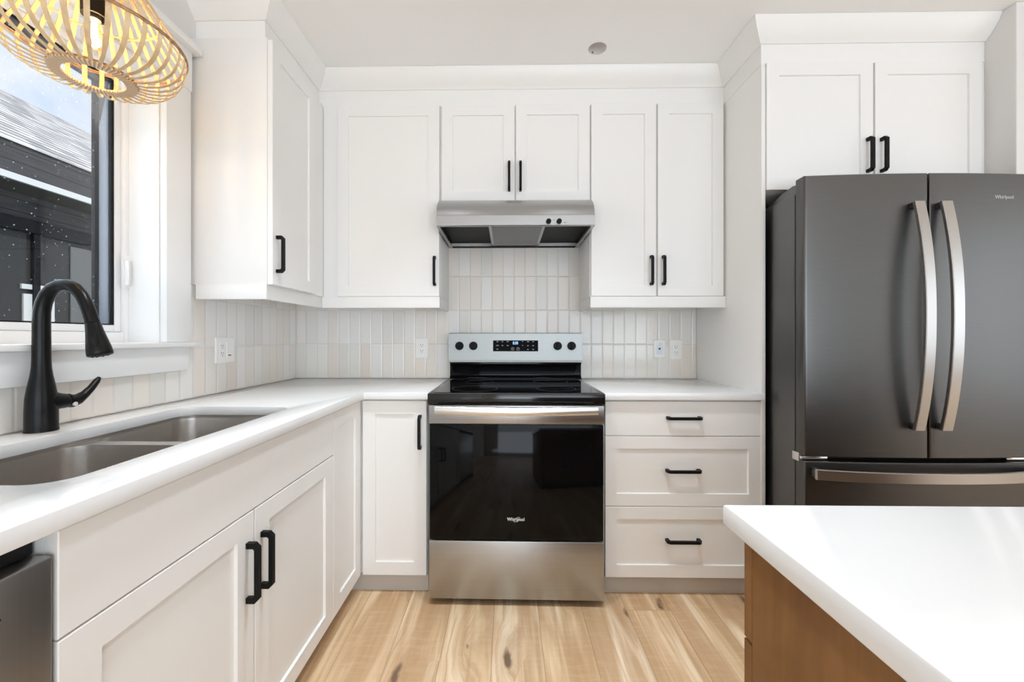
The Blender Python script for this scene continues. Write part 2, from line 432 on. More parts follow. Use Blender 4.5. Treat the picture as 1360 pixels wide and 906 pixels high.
def text_mesh(body, size, name, mat, parent, loc, rot, extrude=.0003, shear=0.0, width=None, offset=0.0):
    cu = bpy.data.curves.new('tmp', 'FONT'); cu.body = body; cu.size = size; cu.extrude = extrude
    cu.align_x = 'CENTER'; cu.align_y = 'CENTER'; cu.shear = shear; cu.offset = offset; cu.resolution_u = 3
    to = bpy.data.objects.new('tmp', cu); COL.objects.link(to)
    dg = bpy.context.evaluated_depsgraph_get()
    me = bpy.data.meshes.new_from_object(to.evaluated_get(dg))
    bpy.data.objects.remove(to)
    me.name = name; me.materials.clear(); me.materials.append(MAT[mat])
    if width:
        xs = [v.co.x for v in me.vertices]; k = width/(max(xs)-min(xs))
        for v in me.vertices: v.co.x *= k
    me.transform(Matrix.Translation(loc) @ rot.to_matrix().to_4x4())
    off = Vector((0, 0, 0)); p = parent
    while p is not None: off += p.location; p = p.parent
    me.transform(Matrix.Translation(-off))
    o = bpy.data.objects.new(name, me); COL.objects.link(o); o.parent = parent
    return o
from mathutils import Euler
FACE_Y = Euler((PI/2, 0, 0))           # text reading from -Y

# ------------------------------------------------------------------ key dimensions
XL = -1.268            # left tile face
XP = 1.1235            # fridge side panel, left face
XR = 2.0955            # right wall
CT = .914              # worktop top
CEIL = 2.54

# ================================================================== STRUCTURE
o = MB().box(-1.45, 5.4, -6.2, .15, -.05, 0).build('floor', 'oak_floor', smooth=0); struct(o)
hole = [(.432+.043*math.cos(2*PI*k/28), -.478+.043*math.sin(2*PI*k/28)) for k in range(28)]
o = MB().plate([(-1.45, -6.2), (5.4, -6.2), (5.4, .15), (-1.45, .15)], [hole], CEIL, CEIL+.03).build('ceiling', 'ceiling_paint', smooth=0); struct(o)
o = MB().box(-1.45, XR+.6, .008, .15, 0, CEIL).build('wall_back', 'wall_paint', smooth=0); struct(o)
WY0, WY1, WZ0, WZ1 = -1.822, -.945, 1.118, 2.13     # window opening
mb = MB().box(-1.446, -1.276, WY1, .008, 0, CEIL).box(-1.446, -1.276, WY0, WY1, 0, WZ0).box(-1.446, -1.276, WY0, WY1, WZ1, CEIL)
mb.box(-1.446, -1.276, -6.2, WY0, 0, CEIL)
struct(mb.build('wall_left', 'wall_paint', smooth=0))
struct(MB().box(XR, XR+.6, -.722, .008, 0, CEIL, .003).build('wall_right', 'wall_paint', smooth=0))
# rear of the open room, behind the camera
mb = MB().box(-1.45, -.7, -6.32, -6.2, 0, CEIL).box(3.8, 5.4, -6.32, -6.2, 0, CEIL).box(-.7, 3.8, -6.32, -6.2, 2.38, CEIL)
struct(mb.build('wall_rear', 'wall_paint', smooth=0))
mb = MB().box(5.4, 5.5, -6.2, -4.95, 0, CEIL).box(5.4, 5.5, -2.25, .15, 0, CEIL).box(5.4, 5.5, -4.95, -2.25, 0, .5).box(5.4, 5.5, -4.95, -2.25, 2.38, CEIL)
struct(mb.build('wall_side', 'wall_paint', smooth=0))
struct(MB().box(XR+.6, 5.5, -.05, .05, 0, CEIL).build('wall_far', 'wall_paint', smooth=0))

# ---- sink window
win = sempty('window_1', (-1.276, -1.3835, 1.138))
fx = -1.388
mb = MB()
def frame(mb, x0, x1, y0, y1, z0, z1, wl, wr, wb, wt, bev=.003):
    mb.box(x0, x1, y0, y0+wl, z0, z1, bev); mb.box(x0, x1, y1-wr, y1, z0, z1, bev)
    mb.box(x0, x1, y0+wl, y1-wr, z0, z0+wb, bev); mb.box(x0, x1, y0+wl, y1-wr, z1-wt, z1, bev)
frame(mb, -1.440, fx, WY0+.001, WY1-.001, WZ0+.001, WZ1-.001, .028, .028, .058, .028)
mb.build('window_frame', 'vinyl', win)
sash = MB(); frame(sash, -1.425, -1.398, WY0+.030, WY1-.030, WZ0+.060, WZ1-.030, .026, .026, .024, .026)
sash = sash.build('sash', 'vinyl', win)
MB().box(-1.408, -1.404, WY0+.0565, WY1-.0565, WZ0+.0845, WZ1-.0565).build('pane', 'pane_glass', sash, 0)
ext = MB(); frame(ext, -1.4036, -1.3985, WY0+.0565, WY1-.0565, WZ0+.0845, WZ1-.0565, .0095, .0095, .004, .0095, .0005)
ext.build('gasket', 'frame_dark', sash)
ext = MB(); frame(ext, -1.441, -1.4085, WY0+.0565, WY1-.0565, WZ0+.0845, WZ1-.0565, .012, .012, .004, .012, .0005)
ext.build('outer_reveal', 'frame_skylit', win)
ext = MB(); frame(ext, -1.460, -1.4465, WY0-.05, WY1+.05, WZ0-.02, WZ1+.05, .13, .127, .102, .12, .001)
ext.build('outer_frame', 'frame_dark', win)
lt = MB(); lt.loft([[(fx+h, yy, zz) for yy, zz in rrect(-.985+.0, -.957, 1.335, 1.455, .006+i, 4)] for h, i in ((0, 0), (.007, 0))])
lt.loft([[(fx+.0072+h, yy, zz) for yy, zz in rrect(-.979+i, -.964-i, 1.345+i, 1.438-i, .005, 4)] for h, i in ((0, 0), (.010, .001), (.0115, .003))])
lt.build('latch', 'vinyl', win)
# jamb liner, casing, header, stool, apron
mb = MB(); th = .012
mb.box(fx+.0005, -1.2765, WY1-th, WY1-.0005, WZ0+.022, WZ1-.0005).box(fx+.0005, -1.2765, WY0+.0005, WY0+th, WZ0+.022, WZ1-.0005).box(fx+.0005, -1.2765, WY0+th, WY1-th, WZ1-th, WZ1-.0005)
mb.build('jamb', 'trim_paint', win)
CX = -1.250
MB().box(-1.2755, CX, WY1-.008, -.838, 1.1405, WZ1, .0015).build('casing', 'trim_paint', win)
MB().box(-1.2755, CX, -1.93, WY0+.008, 1.1405, WZ1, .0015).build('casing', 'trim_paint', win)
hd = MB().box(-1.2755, CX+.003, -1.935, -.836, WZ1+.0005, 2.285, .0015).build('header', 'trim_paint', win)
MB().box(-1.2755, CX+.028, -1.965, -.812, 2.2855, 2.312, .002).build('header_cap', 'trim_paint', hd)
MB().box(fx+.001, -1.2765, WY0+.001, WY1-.001, WZ0-.0, 1.140, .001).box(-1.2755, CX+.022, -1.96, -.816, 1.122, 1.140, .003).build('stool', 'trim_paint', win)
MB().box(-1.2755, CX, -1.94, -.849, 1.031, 1.1215, .0015).build('apron', 'trim_paint', win)

# ---- frieze and crown moulding, swept with mitred corners
def sweep(path, prof, name, mat):
    pts = [Vector(p) for p in path]; n = len(pts); rings = []
    for i, p in enumerate(pts):
        ns = []
        if i > 0: d = (pts[i]-pts[i-1]).normalized(); ns.append(Vector((d.y, -d.x)))
        if i < n-1: d = (pts[i+1]-pts[i]).normalized(); ns.append(Vector((d.y, -d.x)))
        m = (ns[0]+ns[-1]).normalized(); m = m/ m.dot(ns[0])
        rings.append([(p.x+m.x*a, p.y+m.y*a, h) for a, h in prof])
    return MB().loft(rings).build(name, mat, None, 25)
prof = [(-.016, 2.3675), (0, 2.3675), (0, 2.4535), (.007, 2.4535), (.0095, 2.4575), (.022, 2.469), (.040, 2.490), (.054, 2.512), (.063, 2.532), (.0645, CEIL-.001), (-.016, CEIL-.001)]
struct(sweep([(-1.2755, -.7805), (-.989, -.7805), (-.989, -.305), (XP, -.305), (XP, -.612), (XR-.001, -.612)], prof, 'trim_1', 'paint'))

# ================================================================== OUTSIDE
gr = MB().box(-30, -1.6, -12, 40, -.65, -.6).build('ground', 'grass_ground', smooth=0); struct(gr)
H = thing('house', 'dark neighbouring house with grey shingle roof seen through the sink window', 'house', (-7, 5, -.6))
MB().box(-14, -6.0, -6, 22, -.6, 3.45).build('wall', 'siding', H, 0)
MB().prism([(-5.55, 3.365), (-5.55, 3.385), (-9.2, 5.67), (-13.8, 2.8), (-13.8, 2.7), (-9.2, 5.5)], -7, 23, 'y').build('roof', 'shingles', H, 0)
MB().prism([(-5.999, 2.93), (-5.57, 2.93), (-5.57, 3.36), (-5.999, 3.44)], -7, 23, 'y').build('fascia', 'siding', H, 0)
MB().box(-5.5695, -5.535, -7, 23, 2.934, 3.010, .004).build('trim_band', 'exterior_white', H, 0)
wf = MB(); frame(wf, -5.998, -5.90, .9, 3.45, .7, 2.62, .12, .10, .10, .16, .01)
wf.box(-5.985, -5.92, 2.55, 2.62, .8, 2.46)
wf = wf.build('window', 'frame_dark', H)
MB().box(-5.995, -5.97, 1.02, 3.35, .8, 2.46).build('pane', 'dark_pane', wf, 0)
MB().box(-5.968, -5.945, 3.0, 3.36, .8, 2.40, .01).build('blind', 'blind_grey', wf, 0)
for q in ((2.46, 2.80, 1.25, 1.70), (2.44, 2.84, 1.76, 1.82)): MB().box(-5.968, -5.945, *q).build('panel', 'exterior_white', wf, 0)

# ================================================================== BACKSPLASH
o = MB().box(XL+.0005, XP-.0005, 0, .0075, CT+.001, 1.862).build('tile_backsplash', 'tile_back', None, 0)
tag(o, 'wall of glossy off-white upright tiles behind the range and worktops', 'backsplash')
mb = MB(); mb.prism([(-.0005, CT+.001), (-.0005, 1.3695), (-.835, 1.3695), (-.835, 1.029), (-2.45, 1.029), (-2.45, CT+.001)], XL-.0075, XL, 'x')
tag(mb.build('tile_backsplash', 'tile_left', None, 0), 'off-white and cream upright tiles on the left wall below the window', 'backsplash')

# ================================================================== UPPER CABINETS
UB, UT = 1.3708, 2.3665
def door(cab, M, u0, u1, v0, v1, pu=None, pv=None, vert=True, name='door', **kw):
    d = shaker(M, u0, u1, v0, v1, **kw).build(name, 'paint', cab, 25)
    if pu is not None:
        Mn = lambda a, b, n: M(a, b, n+.0202)
        pull(Mn, pu, pv, vert).build('handle', 'matte_black', d, 25)
    return d
B3 = back_map(-.3052)
c = thing('wall_cabinet', 'white wall cabinet beside the window with one shaker door facing right', 'cabinet', (-1.1, -.55, UB))
MB().box(-1.2755, -.9655, -.8062, -.0015, UB, UT, .001).build('body', 'paint', c)
door(c, left_map(-.9622), -.8085, -.4470, UB+.001, UT-.012, -.780, 1.498)
MB().box(-.965, -.962, -.4455, -.327, UB, UT).build('filler', 'paint', c)
MB().box(-1.2535, -.9665, -.8110, -.7935, 1.3125, UB-.0005, .001).box(-.985, -.9665, -.7935, -.3195, 1.3125, UB-.0005, .001).build('light_rail', 'paint', c)
c = thing('wall_cabinet', 'tall single-door white wall cabinet left of the range hood', 'cabinet', (-.65, -.15, UB))
MB().box(-.9645, -.3505, -.305, -.0015, UB, UT, .001).build('body', 'paint', c)
door(c, B3, -.8846, -.3520, UB+.001, UT-.001, -.3745, 1.502)
MB().box(-.9640, -.8866, -.309, -.3053, UB, UT).build('filler', 'paint', c)
MB().box(-.9660, -.3505, -.3250, -.3070, 1.3125, UB-.0005, .001).box(-.3685, -.3505, -.3068, -.0015, 1.3125, UB-.0005, .001).build('light_rail', 'paint', c)
c = thing('wall_cabinet', 'short two-door white wall cabinet directly above the range hood', 'cabinet', (.04, -.15, 1.861))
MB().box(-.3495, .4295, -.305, -.0015, 1.8635, UT, .001).build('body', 'paint', c)
door(c, B3, -.3397, .0385, 1.8625, UT-.001, .0105, 1.989)
door(c, B3, .0458, .4262, 1.8625, UT-.001, .0690, 1.989)
c = thing('wall_cabinet', 'two-door white wall cabinet between range hood and fridge side panel', 'cabinet', (.77, -.15, UB))
MB().box(.4305, XP-.001, -.305, -.0015, UB, UT, .001).build('body', 'paint', c)
door(c, B3, .4345, .7668, UB+.001, UT-.001, .7400, 1.502)
door(c, B3, .7765, 1.1125, UB+.001, UT-.001, .8015, 1.502)
MB().box(.4305, XP-.001, -.3250, -.3070, 1.3125, UB-.0005, .001).box(.4305, .4485, -.3068, -.0015, 1.3125, UB-.0005, .001).build('light_rail', 'paint', c)
o = MB().box(XP, XP+.0175, -.615, -.0015, .001, UT, .001).build('cabinet_end_panel', 'paint')
tag(o, 'tall white end panel standing along the left side of the fridge', 'panel')
c = thing('fridge_top_cabinet', 'two-door white cabinet above the grey fridge', 'cabinet', (1.62, -.3, 1.80))
MB().box(XP+.0182, XR-.0185, -.600, -.0015, 1.808, UT, .001).build('body', 'paint', c)
BF = back_map(-.6003)
door(c, BF, 1.1435, 1.6060, 1.8085, UT+.0005, 1.5795, 1.9555, stile=.055)
door(c, BF, 1.6145, 2.0745, 1.8085, UT+.0005, 1.6395, 1.9555, stile=.055)
MB().box(XR-.018, XR-.001, -.612, -.0015, 1.808, UT, .001).build('filler', 'paint', c)

# ================================================================== BASE CABINETS
BB, BT = .0895, .8735
BD = back_map(-.590); LD = left_map(-.6782)
TOE_Y, TOE_X = -.555, -.715
c = thing('corner_cabinet', 'white corner base cabinet with two narrow doors left of the range', 'cabinet', (-.9, -.4, 0))
MB().box(-1.2655, -.679, -.8935, -.0015, .089, .8825, .0).box(-.6788, -.3585, -.5895, -.0015, .089, .8825, .0).build('body', 'paint', c, 0)
door(c, LD, -.8940, -.6105, BB, BT, stile=.062, rail=.06)
door(c, BD, -.6500, -.3610, BB, BT, -.3895, .7355, stile=.058, rail=.06)
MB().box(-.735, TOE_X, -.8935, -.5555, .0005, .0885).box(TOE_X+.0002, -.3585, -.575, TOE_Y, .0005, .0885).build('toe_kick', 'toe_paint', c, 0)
c = thing('sink_cabinet', 'white sink base cabinet with plain top panel and two shaker doors', 'cabinet', (-.95, -1.37, 0))
mb = MB().box(-1.2655, -.679, -1.836, -1.8185, .089, .8825).box(-1.2655, -.679, -.9125, -.8950, .089, .8825).box(-1.2655, -.679, -1.8183, -.9127, .089, .107).box(-1.2655, -1.2555, -1.8183, -.9127, .1072, .8825).box(-.697, -.679, -1.8183, -.9127, .70, .8825)
mb.build('body', 'paint', c, 0)
shaker(LD, -1.8355, -.8970, .7135, BT, slab=True).build('front_panel', 'paint', c, 25)
door(c, LD, -1.8355, -1.3768, BB, .7100, -1.4050, .5625, stile=.065, rail=.056)
door(c, LD, -1.3732, -.8970, BB, .7100, -1.3440, .5625, stile=.065, rail=.056)
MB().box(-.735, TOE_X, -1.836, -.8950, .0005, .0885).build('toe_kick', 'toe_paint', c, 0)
c = thing('drawer_cabinet', 'white base cabinet with three stacked drawers right of the range', 'cabinet', (.78, -.3, 0))
MB().box(.4355, XP-.001, -.5895, -.0015, .089, .8825).build('body', 'paint', c, 0)
d = shaker(BD, .4375, XP-.001, .7205, BT, slab=True).build('drawer', 'paint', c, 25)
BP = back_map(-.6102)
pull(BP, .7830, .8020, False).build('handle', 'matte_black', d, 25)
d = shaker(BD, .4375, XP-.001, .4070, .7175, stile=.052, rail=.056).build('drawer', 'paint', c, 25)
pull(BP, .7785, .5690, False).build('handle', 'matte_black', d, 25)
d = shaker(BD, .4375, XP-.001, BB, .4040, stile=.052, rail=.056).build('drawer', 'paint', c, 25)
pull(BP, .7785, .2600, False).build('handle', 'matte_black', d, 25)
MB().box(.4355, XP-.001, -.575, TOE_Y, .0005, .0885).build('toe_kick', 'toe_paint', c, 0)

# dishwasher at the near end of the left run
c = thing('dishwasher', 'stainless dishwasher under the near end of the left worktop', 'dishwasher', (-.95, -2.14, 0))
MB().box(-1.25, -.705, -2.435, -1.8385, .02, .872, .002).build('body', 'cavity', c)
dw = MB().box(-.704, -.6600, -2.435, -1.8405, .10, .842, .004).build('door', 'stainless_vertical', c)
MB().box(-.7035, -.690, -2.435, -1.8405, .8425, .872, .002).build('control_strip', 'cavity', c)
MB().cyl((-.6602, -1.905, .790), (-.6585, -1.905, .790), .0028).build('indicator', 'slot_dark', dw)
MB().box(-.735, TOE_X, -2.435, -1.8385, .0005, .0995).build('toe_kick', 'slot_dark', c, 0)
for q in ((-.76, -1.87), (-.76, -2.40)): MB().cyl((q[0], q[1], 0), (q[0], q[1], .0195), .015).build('foot', 'rubber', c)
o = MB().box(-1.2655, -.660, -2.4545, -2.4365, .001, .8825, .001).build('cabinet_end_panel', 'paint')
tag(o, 'white end panel closing the near end of the left base run', 'panel')

# ================================================================== WORKTOPS
sink_cut = rrect(-1.137, -.752, -1.763, -1.006, .055, 8)
o = MB().plate([(XL+.0005, -2.46), (-.635, -2.46), (-.635, -.636), (-.3465, -.636), (-.3465, -.0008), (XL+.0005, -.0008)], [sink_cut[::-1]], .8835, CT, .0018).build('worktop', 'quartz', None, 25)
tag(o, 'white quartz L-shaped worktop under the window with the sink cut out', 'worktop')
o = MB().plate([(.4265, -.636), (XP-.0006, -.636), (XP-.0006, -.0008), (.4265, -.0008)], [], .8835, CT, .0018).build('worktop', 'quartz', None, 25)
tag(o, 'short white quartz worktop between the range and the fridge side panel', 'worktop')

# ---- sink
c = thing('double_sink', 'undermount double bowl stainless steel sink in the left worktop', 'sink', (-.945, -1.385, .69))
def bowl(y0, y1, name):
    x0, x1 = -1.138, -.751; r = .055; zb = .70
    rings = []
    def rr(i, z, rad): rings.append([(x, y, z) for x, y in rrect(x0+i, x1-i, y0+i, y1-i, rad, 7)])
    rr(0, .8742, r); rr(.001, .86, r); rr(.006, zb+.05, r); rr(.012, zb+.02, r); rr(.022, zb+.006, r*.9); rr(.04, zb, r*.7)
    cx, cy = (x0+x1)/2, (y0+y1)/2; k = len(rings[0])
    ang = [math.atan2(p[1]-cy, p[0]-cx) for p in rings[-1]]
    rings.append([(cx+.045*math.cos(a), cy+.045*math.sin(a), zb-.004) for a in ang])
    b = MB().loft(rings, True, False, True).build(name, 'sink_steel', c, 50)
    dr = MB().lathe([(.0, .0), (.020, .0), (.036, .004), (.044, .004), (.044, .001), (0.0, .001)], (cx, cy, zb-.0035), 24).build('drain', 'chrome', b)
    return b
bowl(-1.764, -1.368, 'near_bowl'); bowl(-1.332, -1.005, 'far_bowl')
MB().plate(rrect(-1.152, -.737, -1.778, -.991, .066, 7), [rrect(-1.1382, -.7508, -1.7642, -1.0048, .055, 7)[::-1]], .8695, .8833).build('rim', 'sink_steel', c, 30)
dp = []
for cx_, cy_, a0, sg in ((-1.083, -1.4235, PI, -1), (-.806, -1.4235, PI/2, -1), (-.751-.055, -1.2765, 0, -1), (-1.083, -1.2765, 1.5*PI, -1)):
    for k in range(8):
        a = a0 + sg*k*PI/2/7; dp.append((cx_+.0558*math.cos(a), cy_+.0558*math.sin(a)))
MB().prism(dp, .80, .8745).build('divider', 'sink_steel', c, 30)
# ---- faucet
FX, FY = -1.214, -1.383
c = thing('kitchen_faucet', 'matte black gooseneck pull-down faucet behind the sink', 'faucet', (FX, FY, CT+.0002))
MB().lathe([(.0325, 0), (.0325, .004), (.0315, .006), (.0312, .05), (.0300, .085), (.0262, .115), (.0215, .142), (.0188, .165), (.0180, .185)], (FX, FY, CT+.0002), 28, cap0=True, cap1=True).build('base', 'faucet_black', c, 60)
sp = [(FX, 1.095), (FX, 1.20), (FX+.001, 1.225), (FX+.006, 1.248), (FX+.016, 1.270), (FX+.031, 1.286), (FX+.050, 1.2945), (FX+.071, 1.2945), (FX+.091, 1.285), (FX+.107, 1.266), (FX+.119, 1.243), (FX+.128, 1.220), (FX+.1355, 1.196)]
MB().tube([(x, FY, z) for x, z in sp], [.0180, .0172, .0168, .0164, .016, .0156, .0153, .0150, .0148, .0147, .0147, .0148, .0150], 20).build('spout', 'faucet_black', c, 60)
A = Vector((FX+.136, FY, 1.1945)); Bv = Vector((FX+.1565, FY, 1.111)); dv = Bv-A
prof_h = [(0, .0152), (.03, .0160), (.25, .0180), (.5, .0215), (.75, .0250), (.9, .0262), (.97, .0262), (1, .0240)]
hd = MB().tube([A+dv*k for k, r in prof_h], [r for k, r in prof_h], 24).build('spray_head', 'faucet_black', c, 60)
fc = MB()
ax = dv.normalized(); s1 = ax.cross(Vector((0, 1, 0))).normalized(); s2 = ax.cross(s1)
for rr_, n in ((.008, 5), (.016, 9)):
    for k in range(n):
        a = 2*PI*k/n; p = Bv + (s1*math.cos(a)+s2*math.sin(a))*rr_
        fc.cyl(p+ax*.0002, p+ax*.002, .0022, 8)
fc.build('nozzle', 'rubber', hd)
bt = MB(); pc = A+dv*.55
nrm = (s2*-.75 + s1*-.0)
side = Vector((.55, -.83, .05)).normalized(); side = (side-ax*side.dot(ax)).normalized(); lat = ax.cross(side)
rings = []
for kk, off in ((1, .020), (1, .0248), (.8, .0262)):
    rings.append([pc + side*off + ax*(.019*kk*math.sin(2*PI*i/20)) + lat*(.0068*kk*math.cos(2*PI*i/20)) for i in range(20)])
bt.loft(rings).build('button', 'matte_black', hd, 40)
lv = MB(); lv.tube([(FX+.003, FY+.004, .990), (FX+.008, FY+.024, .988), (FX+.010, FY+.034, .987), (FX+.012, FY+.044, .986), (FX+.0125, FY+.048, .986)], [.0275, .0250, .0212, .0202, .0185], 20)
lv = lv.build('handle_hub', 'faucet_black', c, 50)
MB().tube([(FX+.0125, FY+.0485, .986), (FX+.0145, FY+.060, .983), (FX+.017, FY+.074, .986), (FX+.019, FY+.090, .997), (FX+.020, FY+.106, 1.012), (FX+.020, FY+.122, 1.031), (FX+.020, FY+.130, 1.041)],
          [.0190, .0182, .0150, .0112, .0095, .0085, .0045], 16).build('lever', 'faucet_black', lv, 60)
MB().lathe([(0, .0045), (.0055, .0043), (.0055, 0)], (FX+.0285, FY+.054, .976), 16, 'x').build('dot', 'badge_print', lv)

# ================================================================== OUTLETS
def outlet(name, label, M, u0, u1, v0, v1, kind):
    r = thing(name, label, 'outlet' if kind != 'data' else 'wall jack', M((u0+u1)/2, (v0+v1)/2, .0005))
    def slab(a0, a1, b0, b1, n0, n1, c=.001):
        mb = MB(); q = lambda i, n: [M(u, v, n) for u, v in rrect(a0+i, a1-i, b0+i, b1-i, .003, 3)]
        mb.loft([q(0, n0), q(0, n1-c), q(c, n1)]); return mb
    slab(u0, u1, v0, v1, .0005, .006, .002).build('cover_plate', 'plate_white', r)
    uc, vc = (u0+u1)/2, (v0+v1)/2
    gangs = [uc] if kind in ('duplex', 'data') else [uc-.023*SGN, uc+.023*SGN]
    ins = slab(gangs[0]-.0165, gangs[0]+.0165, vc-.0335, vc+.0335, .0062, .0078).build('socket_insert' if kind != 'data' else 'jack_insert', 'plate_white' if kind != 'data' else 'plate_blue', r)
    if kind == 'data':
        p0, p1 = M(gangs[0], vc, .0079), M(gangs[0], vc, .0105)
        MB().cyl(p0, p1, .0060).build('jack', 'slot_dark', ins)
        return r
    sl = MB()
    for s in (-1, 1):
        b = vc + s*.0165
        for du, hh in ((-.0062, .0045), (.0062, .0036)):
            sl.loft([[M(u, v, n) for u, v in ((gangs[0]+du-.0012, b+.003-hh), (gangs[0]+du+.0012, b+.003-hh), (gangs[0]+du+.0012, b+.003+hh), (gangs[0]+du-.0012, b+.003+hh))] for n in (.0079, .0083)])
        sl.cyl(M(gangs[0], b-.0075, .0079), M(gangs[0], b-.0075, .0083), .0023, 10)
    sl.build('slot', 'slot_dark', ins)
    if kind == 'combo':
        sw = slab(gangs[1]-.0165, gangs[1]+.0165, vc-.0335, vc+.0335, .0062, .0085).build('rocker_switch', 'plate_white', r)
        slab(gangs[1]-.010, gangs[1]+.010, vc-.0255, vc-.0235, .0086, .0089, .0001).build('mark', 'slot_dark', sw)
    return r
MW = back_map(0); SGN = 1
outlet('wall_outlet', 'white duplex outlet on the back tiles between corner and range', MW, -.5485, -.4720, 1.0335, 1.1545, 'duplex')
outlet('data_jack', 'white wall jack with blue film and one dark hole right of the range', MW, .8705, .9375, 1.0385, 1.1440, 'data')
outlet('wall_outlet', 'white duplex outlet on the back tiles nearest the fridge side panel', MW, .9640, 1.0395, 1.0255, 1.1440, 'duplex')
SGN = 1
outlet('wall_outlet', 'wide white outlet with rocker switch on left wall tiles beside window', left_map(XL), -.6855, -.5650, 1.0455, 1.1590, 'combo')

# ================================================================== RANGE HOOD
c = thing('range_hood', 'stainless under-cabinet range hood above the range', 'range hood', (.0397, -.25, 1.695))
hx0, hx1 = -.3400, .4195
HT = 1.861
outer = [(-.003, HT), (-.335, HT), (-.372, 1.853), (-.410, 1.838), (-.440, 1.819), (-.462, 1.796), (-.474, 1.772), (-.4785, 1.746), (-.4810, 1.744), (-.4810, 1.697), (-.4770, 1.6935)]
th = .003
inner = [(-.4770+.004, 1.700), (-.4770, 1.742), (-.4745, 1.747), (-.469, 1.772), (-.457, 1.794), (-.436, 1.816), (-.407, 1.834), (-.370, 1.849), (-.335, HT-.004), (-.007, HT-.004)]
mb = MB()
# top / front skin
ring = outer + [(-.465, 1.6935), (-.465, 1.6995)] + inner[:1] + inner[1:] + [(-.003, HT-.004)]
mb.prism(ring, hx0+.003, hx1-.003, 'x')
body = mb.build('body', 'stainless', c, 30)
side = [(-.003, HT-.0005), (-.335, HT-.0005), (-.372, 1.8525), (-.410, 1.8375), (-.440, 1.8185), (-.462, 1.7955), (-.474, 1.7715), (-.4785, 1.7455), (-.4805, 1.7435), (-.4805, 1.6975), (-.4770, 1.692), (-.003, 1.692)]
for x0, x1 in ((hx0, hx0+.0028), (hx1-.0028, hx1)):
    MB().prism(side, x0, x1, 'x').build('side_panel', 'stainless', c, 30)
for x0, x1 in ((hx0+.003, hx0+.016), (hx1-.016, hx1-.003)):
    MB().box(x0, x1, -.464, -.004, 1.6925, 1.6965).build('bottom_lip', 'stainless', c, 0)
MB().box(hx0+.0165, hx1-.0165, -.020, -.004, 1.6925, 1.700).build('back_lip', 'cavity', c, 0)
MB().prism([(-.463, 1.735), (-.463, 1.739), (-.021, 1.722), (-.021, 1.718)], hx0+.004, hx1-.004, 'x').build('underside_pan', 'cavity', c, 0)
fl = MB(); fx0, fx1 = -.082, .178
fl.loft([[(fx0, -.455, 1.7335), (fx1, -.455, 1.7335), (fx1+.008, -.455, 1.700), (fx0-.008, -.455, 1.700)], [(fx0, -.028, 1.7165), (fx1, -.028, 1.7165), (fx1+.008, -.028, 1.700), (fx0-.008, -.028, 1.700)]])
fl = fl.build('filter_frame', 'stainless', c, 0)
MB().box(fx0+.006, fx1-.006, -.448, -.085, 1.6965, 1.6996).build('filter', 'filter_mesh', fl, 0)
for kx in (.1985, .2490):
    k = MB().lathe([(0, 0), (.0125, 0), (.0118, -.012), (.0095, -.014), (0, -.014)], (kx, -.4812, 1.7130), 20, 'y').build('knob', 'matte_black', c, 40)
    MB().box(kx-.0012, kx+.0012, -.4972, -.4954, 1.707, 1.724).build('pointer', 'matte_black', k, 0)
for q in ((.220, .228, 1.719, 1.7205), (.270, .285, 1.7065, 1.7085)): MB().box(q[0], q[1], -.4814, -.4811, q[2], q[3]).build('marking', 'ink', c, 0)

# ================================================================== RANGE
RC = (.0417, -.34, 0)
c = thing('electric_range', 'stainless and black freestanding electric range with glass cooktop', 'range', RC)
rx0, rx1 = RC[0]-.3775, RC[0]+.3775
FYR = -.683                     # door face
MB().box(rx0+.004, rx1-.004, -.635, -.022, .045, .893, .002).build('body', 'slate_side', c)
# cooktop: rim with glass
ct = MB(); ct.box(rx0-.003, rx1+.003, -.690, -.100, .872, .9175, .004)
ct = ct.build('cooktop', 'black_enamel', c, 40)
MB().box(rx0+.020, rx1-.020, -.668, -.105, .9177, .9195, .0006).build('glass_top', 'black_glass', ct, 0)
for (bx, by, br) in ((-.19, -.53, .105), (.19, -.53, .09), (-.19, -.25, .075), (.19, -.25, .09)):
    MB().lathe([(br-.001, 0), (br+.001, 0), (br+.001, .0001), (br-.001, .0001)], (RC[0]+bx, by, .9196), 48, loop=True).build('burner_ring', 'slate_side', ct, 0)
